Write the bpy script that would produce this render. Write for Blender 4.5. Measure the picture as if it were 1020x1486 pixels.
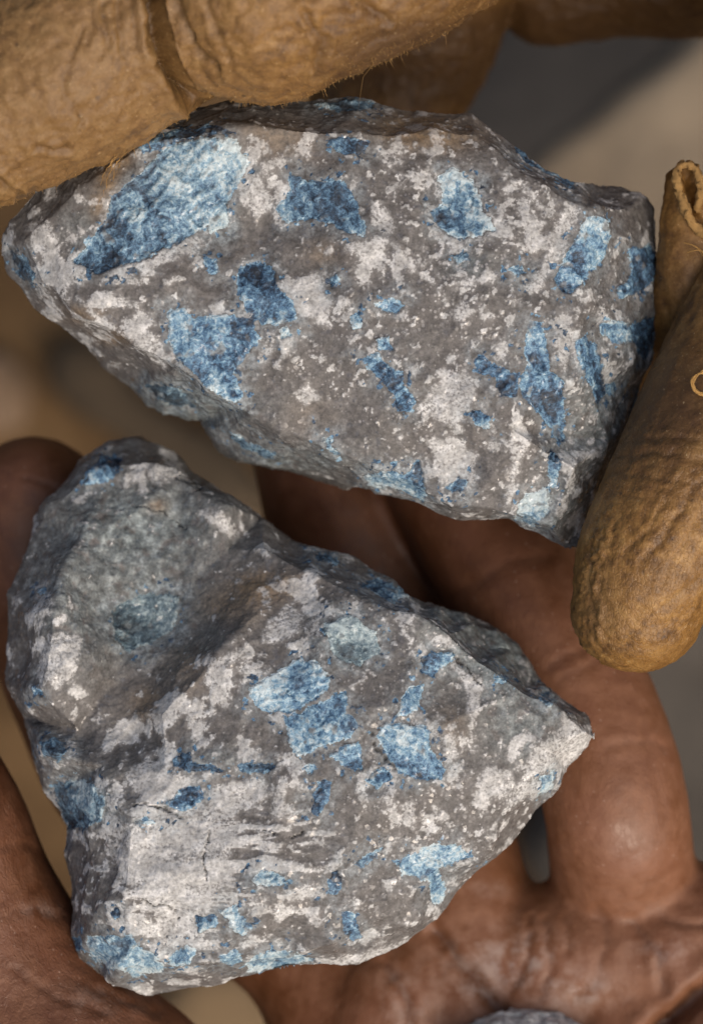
import bpy, math, random
import numpy as np
from mathutils import Vector
from mathutils.geometry import delaunay_2d_cdt

random.seed(7); rng = np.random.default_rng(7)
for o in list(bpy.data.objects):
    bpy.data.objects.remove(o)
sc = bpy.context.scene
COL = sc.collection

# ------------------------------------------------------------------ camera, sky, sun, exposure
U = 1e-4            # one modelling unit = 0.1 mm
D = 4500.0          # camera height above the plane of the rocks' faces
CX, CY = 510.0, 743.0
cam = bpy.data.cameras.new('camera'); camo = bpy.data.objects.new('camera', cam); COL.objects.link(camo)
camo.location = (0, 0, D*U); camo.rotation_euler = (0, 0, 0)
cam.sensor_fit = 'VERTICAL'; cam.sensor_height = 36.0
cam.lens = 36.0*D/1486.0
cam.clip_start = 0.02; cam.clip_end = 50.0
cam.dof.use_dof = True; cam.dof.focus_distance = (D-45)*U
cam.dof.aperture_fstop = 11.5; cam.dof.aperture_blades = 0
sc.camera = camo

SUN = Vector((0.36, -0.46, 0.81)).normalized()
world = bpy.data.worlds.new('World'); sc.world = world; world.use_nodes = True
wn = world.node_tree.nodes; wl = world.node_tree.links
sky = wn.new('ShaderNodeTexSky'); sky.sky_type = 'NISHITA'; sky.sun_disc = False
sky.sun_elevation = math.asin(SUN.z); sky.sun_rotation = math.atan2(SUN.x, SUN.y)
sky.air_density = 1.0; sky.dust_density = 7.0; sky.ozone_density = 0.6
bg = wn['Background']; bg.inputs['Strength'].default_value = 0.145
wl.new(sky.outputs[0], bg.inputs['Color'])
sun = bpy.data.lights.new('sun', 'SUN'); suno = bpy.data.objects.new('sun', sun); COL.objects.link(suno)
sun.energy = 1.25; sun.angle = math.radians(72); sun.color = (1.0, 0.89, 0.76)
suno.rotation_euler = (-SUN).to_track_quat('-Z', 'Y').to_euler()
suno.location = SUN*3
vs = sc.view_settings
vs.view_transform = 'Standard'; vs.look = 'None'; vs.gamma = 1.0; vs.exposure = 0.0
sc.display_settings.display_device = 'sRGB'
sc.cycles.max_bounces = 4; sc.cycles.diffuse_bounces = 3; sc.cycles.glossy_bounces = 2; sc.cycles.caustics_reflective = False

# ------------------------------------------------------------------ helpers
def W(x, y, z):
    """picture position + height above the focus plane -> modelling units in space"""
    f = (D-z)/D
    return ((x-CX)*f, (CY-y)*f, z)
def unproject(P):
    f = D/(D-P[:, 2])
    return CX+P[:, 0]*f, CY-P[:, 1]*f

def _h(ix, iy, iz, s):
    return _mixh(ix.astype(np.uint32)*np.uint32(374761393) + iy.astype(np.uint32)*np.uint32(668265263)
                 + iz.astype(np.uint32)*np.uint32(2146121005) + np.uint32((s*974634721) & 0xffffffff))
def _mixh(h):
    h = (h ^ (h >> np.uint32(13)))*np.uint32(1274126177)
    return h ^ (h >> np.uint32(16))
def vnoise(P, s=0):
    P = np.asarray(P, np.float32)
    i = np.floor(P); f = P-i; u = f*f*f*(f*(f*6-15)+10); i = i.astype(np.int32).astype(np.uint32)
    ax = [i[:, 0]*np.uint32(374761393)+np.uint32((s*974634721) & 0xffffffff)]; ax.append(ax[0]+np.uint32(374761393))
    ay = [i[:, 1]*np.uint32(668265263)]; ay.append(ay[0]+np.uint32(668265263))
    az = [i[:, 2]*np.uint32(2146121005)]; az.append(az[0]+np.uint32(2146121005))
    fx = (f[:, 0], f[:, 0]-1); fy = (f[:, 1], f[:, 1]-1); fz = (f[:, 2], f[:, 2]-1)
    wx = (1-u[:, 0], u[:, 0]); wy = (1-u[:, 1], u[:, 1]); wz = (1-u[:, 2], u[:, 2])
    out = np.zeros(len(P), np.float32); k = np.float32(1/511.5); m = np.uint32(1023)
    for a in (0, 1):
        for b in (0, 1):
            wab = wx[a]*wy[b]; hab = ax[a]+ay[b]
            for c in (0, 1):
                h = _mixh(hab+az[c])
                g = ((h & m)*k-1)*fx[a]+(((h >> np.uint32(10)) & m)*k-1)*fy[b]+(((h >> np.uint32(20)) & m)*k-1)*fz[c]
                out += (wab*wz[c]*g).astype(np.float32)
    return out*np.float32(1.5)      # about -1..1
def fbm(P, size, oct=4, s=0, gain=0.5):
    P = np.asarray(P, np.float32)/size; a = 1.0; t = 0; n = 0
    for k in range(oct):
        t = t+a*vnoise(P+17.3*k, s+k); n += a; a *= gain; P = P*2.03
    return t/n
def worley_facets(P, size, s=0, tilt=1.0, stepk=0.08, full=False):
    """piecewise tilted facets with small steps between the cells; full adds a value per cell and the distance to the cell's edge"""
    Q = np.asarray(P, np.float32)/size
    i = np.floor(Q).astype(np.int32); f = Q-i
    best = np.full(len(Q), 9.0, np.float32); sec = best.copy(); val = np.zeros(len(Q), np.float32); rnd = val.copy()
    for dx in (-1, 0, 1):
        for dy in (-1, 0, 1):
            for dz in (-1, 0, 1):
                h = _h(i[:, 0]+dx, i[:, 1]+dy, i[:, 2]+dz, s); h2 = _mixh(h+np.uint32(977))
                r = [((h >> np.uint32(k)) & np.uint32(1023)).astype(np.float32)/1023 for k in (0, 10, 20)]
                ex = f[:, 0]-dx-r[0]; ey = f[:, 1]-dy-r[1]; ez = f[:, 2]-dz-r[2]
                d = ex*ex+ey*ey+ez*ez
                g = [((h2 >> np.uint32(k)) & np.uint32(1023)).astype(np.float32)/511.5-1 for k in (0, 10, 20)]
                m = d < best
                if full: sec = np.where(m, best, np.minimum(sec, d)); rnd = np.where(m, g[1], rnd)
                val = np.where(m, (g[0]*ex+g[1]*ey+g[2]*ez)*tilt+g[0]*stepk, val); best = np.where(m, d, best)
    if full: return val, rnd, np.sqrt(sec)-np.sqrt(best)
    return val
def scallops(P, size, s=0):
    """shallow bowls meeting in sharp ridges, as broken stone has"""
    Q = np.asarray(P, np.float32)/size; i = np.floor(Q).astype(np.int32); f = Q-i; best = np.full(len(Q), 9.0, np.float32)
    for dx in (-1, 0, 1):
        for dy in (-1, 0, 1):
            for dz in (-1, 0, 1):
                h = _h(i[:, 0]+dx, i[:, 1]+dy, i[:, 2]+dz, s)
                r = [((h >> np.uint32(k)) & np.uint32(1023)).astype(np.float32)/1023 for k in (0, 10, 20)]
                best = np.minimum(best, (f[:, 0]-dx-r[0])**2+(f[:, 1]-dy-r[1])**2+(f[:, 2]-dz-r[2])**2)
    return best
def sstep(a, b, x):
    t = np.clip((x-a)/(b-a), 0, 1); return t*t*(3-2*t)
def poly_sd(px, py, poly):
    """signed distance to a polygon, negative inside"""
    n = len(poly); d = np.full(len(px), 1e9); inside = np.zeros(len(px), bool)
    for k in range(n):
        x0, y0 = poly[k]; x1, y1 = poly[(k+1) % n]
        ex, ey = x1-x0, y1-y0
        t = np.clip(((px-x0)*ex+(py-y0)*ey)/(ex*ex+ey*ey+1e-9), 0, 1)
        d = np.minimum(d, (px-x0-t*ex)**2+(py-y0-t*ey)**2)
        if y0 != y1:
            c = ((y0 > py) != (y1 > py)) & (px < (x1-x0)*(py-y0)/(y1-y0)+x0)
            inside ^= c
    d = np.sqrt(d)
    return np.where(inside, -d, d)
def line_d(px, py, pts):
    d = np.full(len(px), 1e9)
    for k in range(len(pts)-1):
        x0, y0 = pts[k]; x1, y1 = pts[k+1]; ex, ey = x1-x0, y1-y0
        t = np.clip(((px-x0)*ex+(py-y0)*ey)/(ex*ex+ey*ey+1e-9), 0, 1)
        d = np.minimum(d, (px-x0-t*ex)**2+(py-y0-t*ey)**2)
    return np.sqrt(d)
def blobs(px, py, lst):
    v = np.zeros(len(px))
    for x, y, rx, ry, w in lst:
        v += w*np.exp(-((px-x)/rx)**2-((py-y)/ry)**2)
    return v

def new_mesh(name, V, F, scale=U, origin=(0, 0, 0)):
    """V in modelling units, F an (n,3)/(n,4) array or a list"""
    me = bpy.data.meshes.new(name)
    V = (np.asarray(V, np.float32)-np.asarray(origin, np.float32))*scale
    F = np.asarray(F, np.int32); k = F.shape[1]
    me.vertices.add(len(V)); me.vertices.foreach_set('co', V.ravel())
    me.loops.add(F.size); me.loops.foreach_set('vertex_index', F.ravel())
    me.polygons.add(len(F)); me.polygons.foreach_set('loop_start', np.arange(0, F.size, k, dtype=np.int32))
    me.polygons.foreach_set('use_smooth', np.ones(len(F), bool))
    me.update(); me.validate()
    return me
def link(name, me, mat=None, parent=None, loc=None):
    o = bpy.data.objects.new(name, me); COL.objects.link(o)
    if mat: me.materials.append(mat)
    if parent: o.parent = parent
    if loc is not None: o.location = Vector(loc)*U
    return o
def tag(o, label, cat, group=None):
    o['label'] = label; o['category'] = cat
    if group: o['group'] = group
    return o
def attr(me, name, data):
    a = me.attributes.new(name, 'FLOAT', 'POINT'); a.data.foreach_set('value', np.asarray(data, np.float32))

def remesh(V, F, voxel):
    """union of closed pieces as one even quad skin (coordinates in modelling units)"""
    k = 0.01
    me = bpy.data.meshes.new('tmp'); me.from_pydata([tuple(c*k for c in v) for v in V], [], [tuple(f) for f in F]); me.update()
    o = bpy.data.objects.new('tmp', me); COL.objects.link(o)
    m = o.modifiers.new('r', 'REMESH'); m.mode = 'VOXEL'; m.voxel_size = voxel*k; m.adaptivity = 0
    dg = bpy.context.evaluated_depsgraph_get(); ev = o.evaluated_get(dg); em = ev.to_mesh()
    n = len(em.vertices); C = np.empty(n*3, np.float32); em.vertices.foreach_get('co', C)
    L = np.empty(len(em.loops), np.int32); em.loops.foreach_get('vertex_index', L)
    ev.to_mesh_clear(); bpy.data.objects.remove(o); bpy.data.meshes.remove(me)
    return C.reshape(-1, 3)/k, L.reshape(-1, 4)
def edges_of(F):
    E = np.concatenate([F[:, [i, (i+1) % F.shape[1]]] for i in range(F.shape[1])]); return E
def smooth(V, F, it, lam=0.6):
    E = edges_of(F); a = np.concatenate([E[:, 0], E[:, 1]]); b = np.concatenate([E[:, 1], E[:, 0]])
    n = len(V); cnt = np.maximum(np.bincount(a, minlength=n), 1)
    V = V.astype(np.float64)
    for _ in range(it):
        A = np.stack([np.bincount(a, weights=V[b, c], minlength=n)/cnt for c in range(3)], 1)
        V = V+lam*(A-V)
    return V
def normals(V, F):
    n = np.cross(V[F[:, 2]]-V[F[:, 0]], V[F[:, -1]]-V[F[:, 1]]) if F.shape[1] == 4 else np.cross(V[F[:, 1]]-V[F[:, 0]], V[F[:, 2]]-V[F[:, 0]])
    N = np.zeros_like(V)
    for c in range(3):
        N[:, c] = sum(np.bincount(F[:, k], weights=n[:, c], minlength=len(V)) for k in range(F.shape[1]))
    return N/np.maximum(np.linalg.norm(N, axis=1, keepdims=True), 1e-9)

def catmull(P, step=14.0):
    P = [np.array(p, float) for p in P]
    Q = [2*P[0]-P[1]]+P+[2*P[-1]-P[-2]]; out = []
    for k in range(1, len(Q)-2):
        n = max(2, int(np.linalg.norm(Q[k+1][:3]-Q[k][:3])/step))
        for t in np.arange(n)/n:
            a, b, c, d = Q[k-1], Q[k], Q[k+1], Q[k+2]
            out.append(0.5*((2*b)+(c-a)*t+(2*a-5*b+4*c-d)*t*t+(3*b-a-3*c+d)*t**3))
    out.append(P[-1]); return out
class Soup:
    def __init__(s): s.V = []; s.F = []
    def add(s, V, F):
        k = len(s.V); s.V += [tuple(v) for v in V]; s.F += [tuple(i+k for i in f) for f in F]
    def tube(s, pts, sides=20, step=14.0, caps=True, squash=1.0):
        """rounded, tapering limb through (x, y, z, r) picture positions"""
        P = []
        for x, y, z, r in pts:
            w = W(x, y, z); P.append((*w, r*(D-z)/D))
        C = catmull(P, step)
        C = [np.array(c) for c in C]
        if caps:
            d0 = C[0][:3]-C[1][:3]; d0 /= np.linalg.norm(d0); d1 = C[-1][:3]-C[-2][:3]; d1 /= np.linalg.norm(d1)
            pre = []; post = []
            for a in (15, 35, 55, 72, 84):
                t = math.radians(a)
                pre.append(np.append(C[0][:3]+d0*C[0][3]*math.sin(t), C[0][3]*math.cos(t)))
                post.append(np.append(C[-1][:3]+d1*C[-1][3]*math.sin(t), C[-1][3]*math.cos(t)))
            C = pre[::-1]+C+post
        V = []; F = []; up = np.array((0.13, 0.21, 1.0)); n = len(C)
        for k in range(n):
            t = C[min(k+1, n-1)][:3]-C[max(k-1, 0)][:3]; t /= np.linalg.norm(t)+1e-9
            e1 = np.cross(t, up); e1 /= np.linalg.norm(e1)+1e-9; e2 = np.cross(e1, t)
            for j in range(sides):
                a = 2*math.pi*j/sides
                V.append(C[k][:3]+C[k][3]*(math.cos(a)*e1+squash*math.sin(a)*e2))
        for k in range(n-1):
            for j in range(sides):
                F.append((k*sides+j, k*sides+(j+1) % sides, (k+1)*sides+(j+1) % sides, (k+1)*sides+j))
        F.append(tuple(range(sides))[::-1]); F.append(tuple((n-1)*sides+j for j in range(sides)))
        s.add(V, F)

# ------------------------------------------------------------------ materials
class NT:
    def __init__(s, name):
        s.m = bpy.data.materials.new(name); s.m.use_nodes = True
        s.t = s.m.node_tree; s.b = s.t.nodes['Principled BSDF']; s.tc = None
    def n(s, typ, **kw):
        x = s.t.nodes.new(typ)
        for k, v in kw.items():
            if isinstance(v, dict):
                for kk, vv in v.items():
                    if hasattr(vv, 'links') or isinstance(vv, bpy.types.NodeSocket): s.t.links.new(vv, x.inputs[kk])
                    else: x.inputs[kk].default_value = vv
            else: setattr(x, k, v)
        return x
    def co(s, scale=(1, 1, 1)):
        if s.tc is None: s.tc = s.t.nodes.new('ShaderNodeTexCoord')
        mp = s.n('ShaderNodeMapping'); s.t.links.new(s.tc.outputs['Object'], mp.inputs[0])
        mp.inputs['Scale'].default_value = tuple(c/U for c in scale); return mp.outputs[0]
    def noise(s, size, detail=4, rough=0.55, dist=0.0, scale=(1, 1, 1)):
        x = s.n('ShaderNodeTexNoise', inputs={'Vector': s.co(scale), 'Scale': 1.0/size, 'Detail': detail, 'Roughness': rough, 'Distortion': dist})
        return x.outputs['Fac']
    def voro(s, size, feature='F1', out='Distance', scale=(1, 1, 1), vec=None, rnd=1.0):
        x = s.n('ShaderNodeTexVoronoi', feature=feature, inputs={'Vector': vec or s.co(scale), 'Scale': 1.0/size, 'Randomness': rnd})
        return x.outputs[out]
    def at(s, name):
        return s.n('ShaderNodeAttribute', attribute_name=name).outputs['Fac']
    def math(s, op, a, b=0.0, c=None, clamp=False):
        x = s.n('ShaderNodeMath', operation=op, use_clamp=clamp)
        for i, v in enumerate((a, b, c)):
            if v is None: continue
            if isinstance(v, bpy.types.NodeSocket): s.t.links.new(v, x.inputs[i])
            else: x.inputs[i].default_value = v
        return x.outputs[0]
    def rng(s, v, a, b, c=0.0, d=1.0, smooth=True):
        x = s.n('ShaderNodeMapRange', interpolation_type='SMOOTHSTEP' if smooth else 'LINEAR')
        for i, q in enumerate((v, a, b, c, d)):
            if isinstance(q, bpy.types.NodeSocket): s.t.links.new(q, x.inputs[i])
            else: x.inputs[i].default_value = q
        return x.outputs[0]
    def ramp(s, v, stops):
        x = s.n('ShaderNodeValToRGB'); s.t.links.new(v, x.inputs[0]); e = x.color_ramp.elements
        while len(e) < len(stops): e.new(0.5)
        for k, (p, c) in enumerate(stops): e[k].position = p; e[k].color = (*c, 1)
        return x.outputs[0]
    def mix(s, f, a, b, typ='MIX'):
        x = s.n('ShaderNodeMix', data_type='RGBA', blend_type=typ)
        for i, q in ((0, f), (6, a), (7, b)):
            if isinstance(q, bpy.types.NodeSocket): s.t.links.new(q, x.inputs[i])
            elif i == 0: x.inputs[0].default_value = q
            else: x.inputs[i].default_value = (*q, 1)
        return x.outputs[2]
    def set(s, **kw):
        for k, v in kw.items():
            k = k.replace('_', ' ')
            if isinstance(v, bpy.types.NodeSocket): s.t.links.new(v, s.b.inputs[k])
            elif isinstance(v, tuple) and len(v) == 3 and k != 'Subsurface Radius': s.b.inputs[k].default_value = (*v, 1)
            else: s.b.inputs[k].default_value = v
    def bump(s, h, dist, strength=1.0, prev=None):
        x = s.n('ShaderNodeBump'); x.inputs['Strength'].default_value = strength; x.inputs['Distance'].default_value = dist*U
        s.t.links.new(h, x.inputs['Height'])
        if prev: s.t.links.new(prev, x.inputs['Normal'])
        return x.outputs[0]

def rock_material(name):
    t = NT(name)
    nA = t.at('na'); nB = t.at('nb')
    n_mid = t.noise(15, 3, 0.72); n_fine = t.noise(4.2, 1, 0.65)
    grey = t.ramp(n_mid, [(0.28, (0.078, 0.073, 0.068)), (0.52, (0.136, 0.128, 0.120)), (0.75, (0.225, 0.213, 0.202))])
    grey = t.mix(t.rng(nA, 0.4, 0.65, 0, 0.5), grey, (0.128, 0.117, 0.108))
    # greenish grey glassy mineral
    green = t.ramp(n_mid, [(0.28, (0.060, 0.067, 0.067)), (0.5, (0.165, 0.192, 0.192)), (0.72, (0.38, 0.43, 0.425))])
    c = t.mix(t.math('MULTIPLY', t.at('green'), t.rng(nB, 0.28, 0.5)), grey, green)
    # ochre stain
    c = t.mix(t.math('MULTIPLY', t.at('stain'), t.rng(n_mid, 0.3, 0.7, 0.3, 0.9)), c, (0.29, 0.205, 0.115))
    # pale crust
    pale = t.ramp(n_mid, [(0.28, (0.30, 0.297, 0.284)), (0.48, (0.465, 0.462, 0.444)), (0.66, (0.68, 0.677, 0.655))])
    pf = t.rng(t.math('ADD', t.at('pale'), t.math('MULTIPLY', t.math('SUBTRACT', n_fine, 0.5), 1.05)), 0.36, 0.80)
    c = t.mix(t.math('MULTIPLY', t.rng(t.at('pale'), 0.0, 0.7), t.rng(nB, 0.35, 0.6, 0.45, 0.9)), c, t.mix(n_mid, (0.195, 0.187, 0.176), (0.40, 0.393, 0.376)))
    c = t.mix(t.math('MULTIPLY', pf, t.rng(nA, 0.38, 0.62, 0.7, 1.0)), c, pale)
    c = t.mix(t.math('MULTIPLY', t.at('wash'), t.rng(n_mid, 0.35, 0.65, 0.1, 0.75)), c, t.ramp(n_mid, [(0.3, (0.13, 0.175, 0.205)), (0.65, (0.34, 0.40, 0.425))]))
    # small pale specks, broken up
    sp = t.n('ShaderNodeTexVoronoi', inputs={'Vector': t.co(), 'Scale': 1/6.0, 'Randomness': 1.0})
    sc3 = t.n('ShaderNodeSeparateColor', inputs={0: sp.outputs['Color']})
    rad = t.rng(sc3.outputs[0], 0.35, 1.0, 0.02, 0.46, smooth=False)
    dot = t.rng(t.math('ADD', t.math('SUBTRACT', sp.outputs['Distance'], rad), t.math('MULTIPLY', t.math('SUBTRACT', n_fine, 0.5), 0.9)), -0.16, 0.08, 1.0, 0.0)
    dot = t.math('MULTIPLY', dot, t.rng(nA, 0.34, 0.60, 0.10, 1.0))
    dot = t.math('MULTIPLY', dot, t.at('speck'))
    c = t.mix(t.math('MULTIPLY', dot, 0.55), c, (0.50, 0.48, 0.46))
    # blue mineral
    tn = t.math('ADD', t.at('tone'), t.math('MULTIPLY', t.math('SUBTRACT', t.noise(9, 3, 0.85, 0.6), 0.5), 1.9))
    tn = t.math('ADD', tn, t.math('MULTIPLY', t.math('SUBTRACT', nA, 0.5), 1.2))
    blue = t.ramp(tn, [(0.0, (0.020, 0.028, 0.042)), (0.26, (0.042, 0.080, 0.135)), (0.48, (0.095, 0.190, 0.300)),
                       (0.72, (0.225, 0.365, 0.465)), (1.0, (0.50, 0.590, 0.615))])
    blue = t.mix(t.math('MULTIPLY', t.at('teal'), 0.65, clamp=True), blue, t.ramp(tn, [(0.0, (0.03, 0.042, 0.050)), (0.5, (0.13, 0.185, 0.205)), (1.0, (0.42, 0.50, 0.50))]))
    bf = t.rng(t.math('ADD', t.at('blue'), t.math('MULTIPLY', t.math('SUBTRACT', n_fine, 0.5), 1.1)), 0.34, 0.66)
    bf = t.math('MULTIPLY', t.math('MULTIPLY', bf, t.rng(nB, 0.62, 0.74, 1.0, 0.2)), t.rng(nA, 0.28, 0.44, 0.78, 1.0))
    c = t.mix(bf, c, blue)
    c = t.mix(t.math('MULTIPLY', t.at('stain'), t.rng(n_mid, 0.35, 0.65, 0.15, 0.6)), c, (0.25, 0.165, 0.085))
    c = t.mix(t.math('MULTIPLY', t.at('crack'), 0.85), c, (0.035, 0.034, 0.034))
    c = t.mix(0.6, c, t.ramp(n_fine, [(0.25, (0.42, 0.42, 0.42)), (0.6, (1.0, 1.0, 1.0))]), 'MULTIPLY')
    # glints: a few tiny cleavage faces are glossy
    gloss = t.rng(sc3.outputs[1], 0.90, 0.96)
    t.set(Base_Color=c, Roughness=t.rng(gloss, 0, 1, 0.58, 0.18), Specular_IOR_Level=t.rng(gloss, 0, 1, 0.30, 0.9))
    return t.m
ROCK = rock_material('blue_speckled_stone')

def leather_material():
    t = NT('tan_suede_leather')
    n1 = t.at('na'); n2 = t.noise(26, 4, 0.7); n3 = t.noise(5, 2, 0.65); nb = t.at('nb')
    base = t.ramp(n2, [(0.30, (0.080, 0.036, 0.009)), (0.5, (0.230, 0.115, 0.027)), (0.72, (0.365, 0.205, 0.062))])
    base = t.mix(t.rng(n1, 0.42, 0.66, 0, 0.5), base, (0.185, 0.092, 0.024))
    base = t.mix(t.math('MULTIPLY', t.at('worn'), t.rng(n2, 0.3, 0.65, 0.35, 0.8)), base, (0.180, 0.108, 0.044))
    base = t.mix(t.math('MULTIPLY', t.at('dirt'), t.rng(n2, 0.3, 0.6, 0.35, 0.8)), base, (0.060, 0.034, 0.014))
    base = t.mix(t.math('MULTIPLY', t.at('painted_shade'), 0.85), base, (0.060, 0.029, 0.010))  # shade painted in: leather colour pulled to near-black brown
    pits = t.math('MULTIPLY', t.rng(t.voro(17), 0.08, 0.30, 1.0, 0.0), t.rng(nb, 0.54, 0.68))
    base = t.mix(t.math('MULTIPLY', pits, 0.8), base, (0.075, 0.042, 0.016))
    base = t.mix(t.rng(n3, 0.66, 0.76, 0.0, 0.5), base, (0.48, 0.36, 0.20))
    base = t.mix(0.35, base, t.ramp(n3, [(0.28, (0.38, 0.34, 0.30)), (0.62, (1, 1, 1))]), 'MULTIPLY')
    grain = t.voro(6.0, 'DISTANCE_TO_EDGE', vec=t.co((1.0, 0.6, 1)))
    gm = t.math('MULTIPLY', t.rng(grain, 0.0, 0.16), t.at('grain'))
    nrm = t.bump(t.math('ADD', t.math('MULTIPLY', n3, 1.0), t.math('MULTIPLY', gm, 0.45)), 1.0, 0.9)
    t.set(Base_Color=base, Roughness=t.rng(t.at('grain'), 0, 1, 0.56, 0.44), Specular_IOR_Level=0.42, Normal=nrm,
          Sheen_Weight=0.0)
    return t.m
LEATHER = leather_material()
def fibre_material(name, c):
    t = NT(name); n = t.noise(20, 2)
    t.set(Base_Color=t.ramp(n, [(0.3, tuple(q*0.7 for q in c)), (0.7, c)]), Roughness=0.85, Specular_IOR_Level=0.2); return t.m
FUZZ = fibre_material('suede_fibre', (0.33, 0.195, 0.070))
THREAD = fibre_material('orange_thread', (0.36, 0.205, 0.065))

def skin_material():
    t = NT('brown_skin')
    n1 = t.at('na'); n2 = t.noise(30, 3, 0.65)
    dark = t.ramp(n2, [(0.3, (0.084, 0.030, 0.012)), (0.7, (0.132, 0.053, 0.023))])
    palm = t.ramp(n2, [(0.3, (0.150, 0.060, 0.026)), (0.7, (0.218, 0.097, 0.049))])
    c = t.mix(t.at('palm'), dark, palm)
    c = t.mix(t.rng(n1, 0.45, 0.7, 0, 0.3), c, (0.215, 0.090, 0.050))
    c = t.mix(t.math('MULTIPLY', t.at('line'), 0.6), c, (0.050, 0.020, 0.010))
    dustf = t.math('MULTIPLY', t.at('dust'), t.rng(n2, 0.38, 0.68))
    c = t.mix(t.math('MULTIPLY', dustf, 0.55), c, (0.36, 0.31, 0.28))
    sp = t.math('MULTIPLY', t.rng(t.voro(13), 0.06, 0.14, 1.0, 0.0), t.rng(n1, 0.44, 0.62))
    c = t.mix(t.math('MULTIPLY', sp, 0.55), c, (0.42, 0.30, 0.23))
    lines = t.noise(4.5, 2, 0.7, 0.6, (0.55, 0.42, 1.0))
    nrm = t.bump(t.math('MULTIPLY', lines, t.math('MULTIPLY_ADD', t.at('thumb'), 1.1, 1.0)), 1.2, 0.85)
    t.set(Base_Color=c, Roughness=t.math('SUBTRACT', t.rng(n2, 0.3, 0.7, 0.44, 0.62), t.math('MULTIPLY', t.math('MULTIPLY', t.at('wet'), t.rng(n2, 0.36, 0.50)), 0.36)), Specular_IOR_Level=0.42, Normal=nrm,
          Subsurface_Weight=0.0)
    return t.m
SKIN = skin_material()

def soil_material(name, a, b, size):
    t = NT(name); n = t.noise(size, 5, 0.6); n2 = t.noise(size/7, 4)
    c = t.ramp(n, [(0.3, a), (0.7, b)]); c = t.mix(0.4, c, t.ramp(n2, [(0.3, (0.6, 0.6, 0.6)), (0.7, (1, 1, 1))]), 'MULTIPLY')
    t.set(Base_Color=c, Roughness=0.95, Specular_IOR_Level=0.2, Normal=t.bump(n2, size/20, 0.6)); return t.m

# ------------------------------------------------------------------ ground and blurred things lying on it
GZ = -3900.0
def ground_sheet():
    n = 120; half = 60000.0
    u = np.linspace(-1, 1, n); u = np.sign(u)*np.abs(u)**2.2*half
    X, Y = np.meshgrid(u, u, indexing='ij'); P = np.stack([X.ravel(), Y.ravel(), np.zeros(n*n)], 1)
    P[:, 2] = GZ+fbm(P, 900, 3, 3)*60
    i = np.arange(n*n).reshape(n, n)
    F = np.stack([i[:-1, :-1], i[1:, :-1], i[1:, 1:], i[:-1, 1:]], -1).reshape(-1, 4)
    o = link('ground', new_mesh('ground', P, F), soil_material('tan_soil', (0.060, 0.034, 0.014), (0.150, 0.090, 0.040), 420))
    o['kind'] = 'structure'
ground_sheet()
def lying_stone(name, poly, h, seed, mat, label, cat='stone', rough=60):
    """stone on the ground, outline given where the picture shows it; its top is h above the ground"""
    z1 = GZ+h; n = len(poly); cx = sum(p[0] for p in poly)/n; cy = sum(p[1] for p in poly)/n
    V = []; rings = ((1.0, GZ-120), (1.02, GZ+h*0.35), (0.97, GZ+h*0.75), (0.84, z1))
    for s, z in rings:
        for x, y in poly: V.append(W(cx+(x-cx)*s, cy+(y-cy)*s, z1)[:2]+(z,))
    F = []
    for r in range(3):
        for k in range(n): F.append((r*n+k, r*n+(k+1) % n, (r+1)*n+(k+1) % n, (r+1)*n+k))
    F.append(tuple(range(n))[::-1]); F.append(tuple(3*n+k for k in range(n)))
    V, Q = remesh(V, F, 32.0)
    V = smooth(V, Q, 4); N = normals(V, Q)
    V = V+N*(fbm(V, 420, 4, seed)*rough)[:, None]
    org = (*W(cx, cy, z1)[:2], GZ)
    o = link(name, new_mesh(name, V, Q, origin=org), mat, loc=org)
    return tag(o, label, cat)

pale_stone = soil_material('pale_blurred_stone', (0.165, 0.127, 0.085), (0.235, 0.187, 0.130), 450)
dark_stone = soil_material('dark_blurred_stone', (0.026, 0.024, 0.022), (0.040, 0.037, 0.034), 600)
brown_stone = soil_material('brown_blurred_stone', (0.060, 0.051, 0.041), (0.105, 0.092, 0.076), 600)
pink_stone = soil_material('pinkish_blurred_stone', (0.13, 0.085, 0.050), (0.21, 0.145, 0.095), 300)
lying_stone('pale_slab', [(1055, 10), (910, 118), (775, 222), (650, 340), (640, 520), (800, 640), (1120, 620), (1330, 380), (1300, 60)], 160, 11,
            pale_stone, 'large out-of-focus pale brown slab on the ground at upper right')
lying_stone('dark_stone', [(640, -80), (1120, -90), (1060, 60), (930, 170), (820, 260), (690, 350), (500, 260), (480, 60)], 90, 12,
            dark_stone, 'out-of-focus near-black stone beside the pale slab, below the glove')
lying_stone('brown_stone', [(925, 780), (1060, 760), (1180, 900), (1200, 1200), (1120, 1420), (880, 1420), (760, 1250), (860, 1000)], 420, 13,
            brown_stone, 'out-of-focus dark grey-brown stone on the ground right of the little finger')
lying_stone('brown_stone', [(75, 480), (150, 500), (215, 570), (330, 640), (400, 740), (330, 790), (220, 690), (110, 600), (60, 540)], 200, 14,
            soil_material('umber_blurred_stone', (0.050, 0.036, 0.022), (0.085, 0.062, 0.038), 500), 'out-of-focus dark brown stone on the ground left of the gap between the rocks')
lying_stone('pinkish_stone', [(-90, 540), (0, 505), (52, 550), (38, 625), (-60, 640), (-130, 600)], 90, 15,
            pink_stone, 'small out-of-focus pinkish stone at the left edge below the upper rock')

lying_stone('tan_stone', [(250, 1420), (330, 1400), (420, 1450), (440, 1540), (350, 1590), (240, 1560), (205, 1490)], 110, 16,
            soil_material('tan_blurred_stone', (0.155, 0.105, 0.055), (0.225, 0.155, 0.088), 300), 'out-of-focus light tan stone showing between thumb and palm at the bottom')

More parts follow.
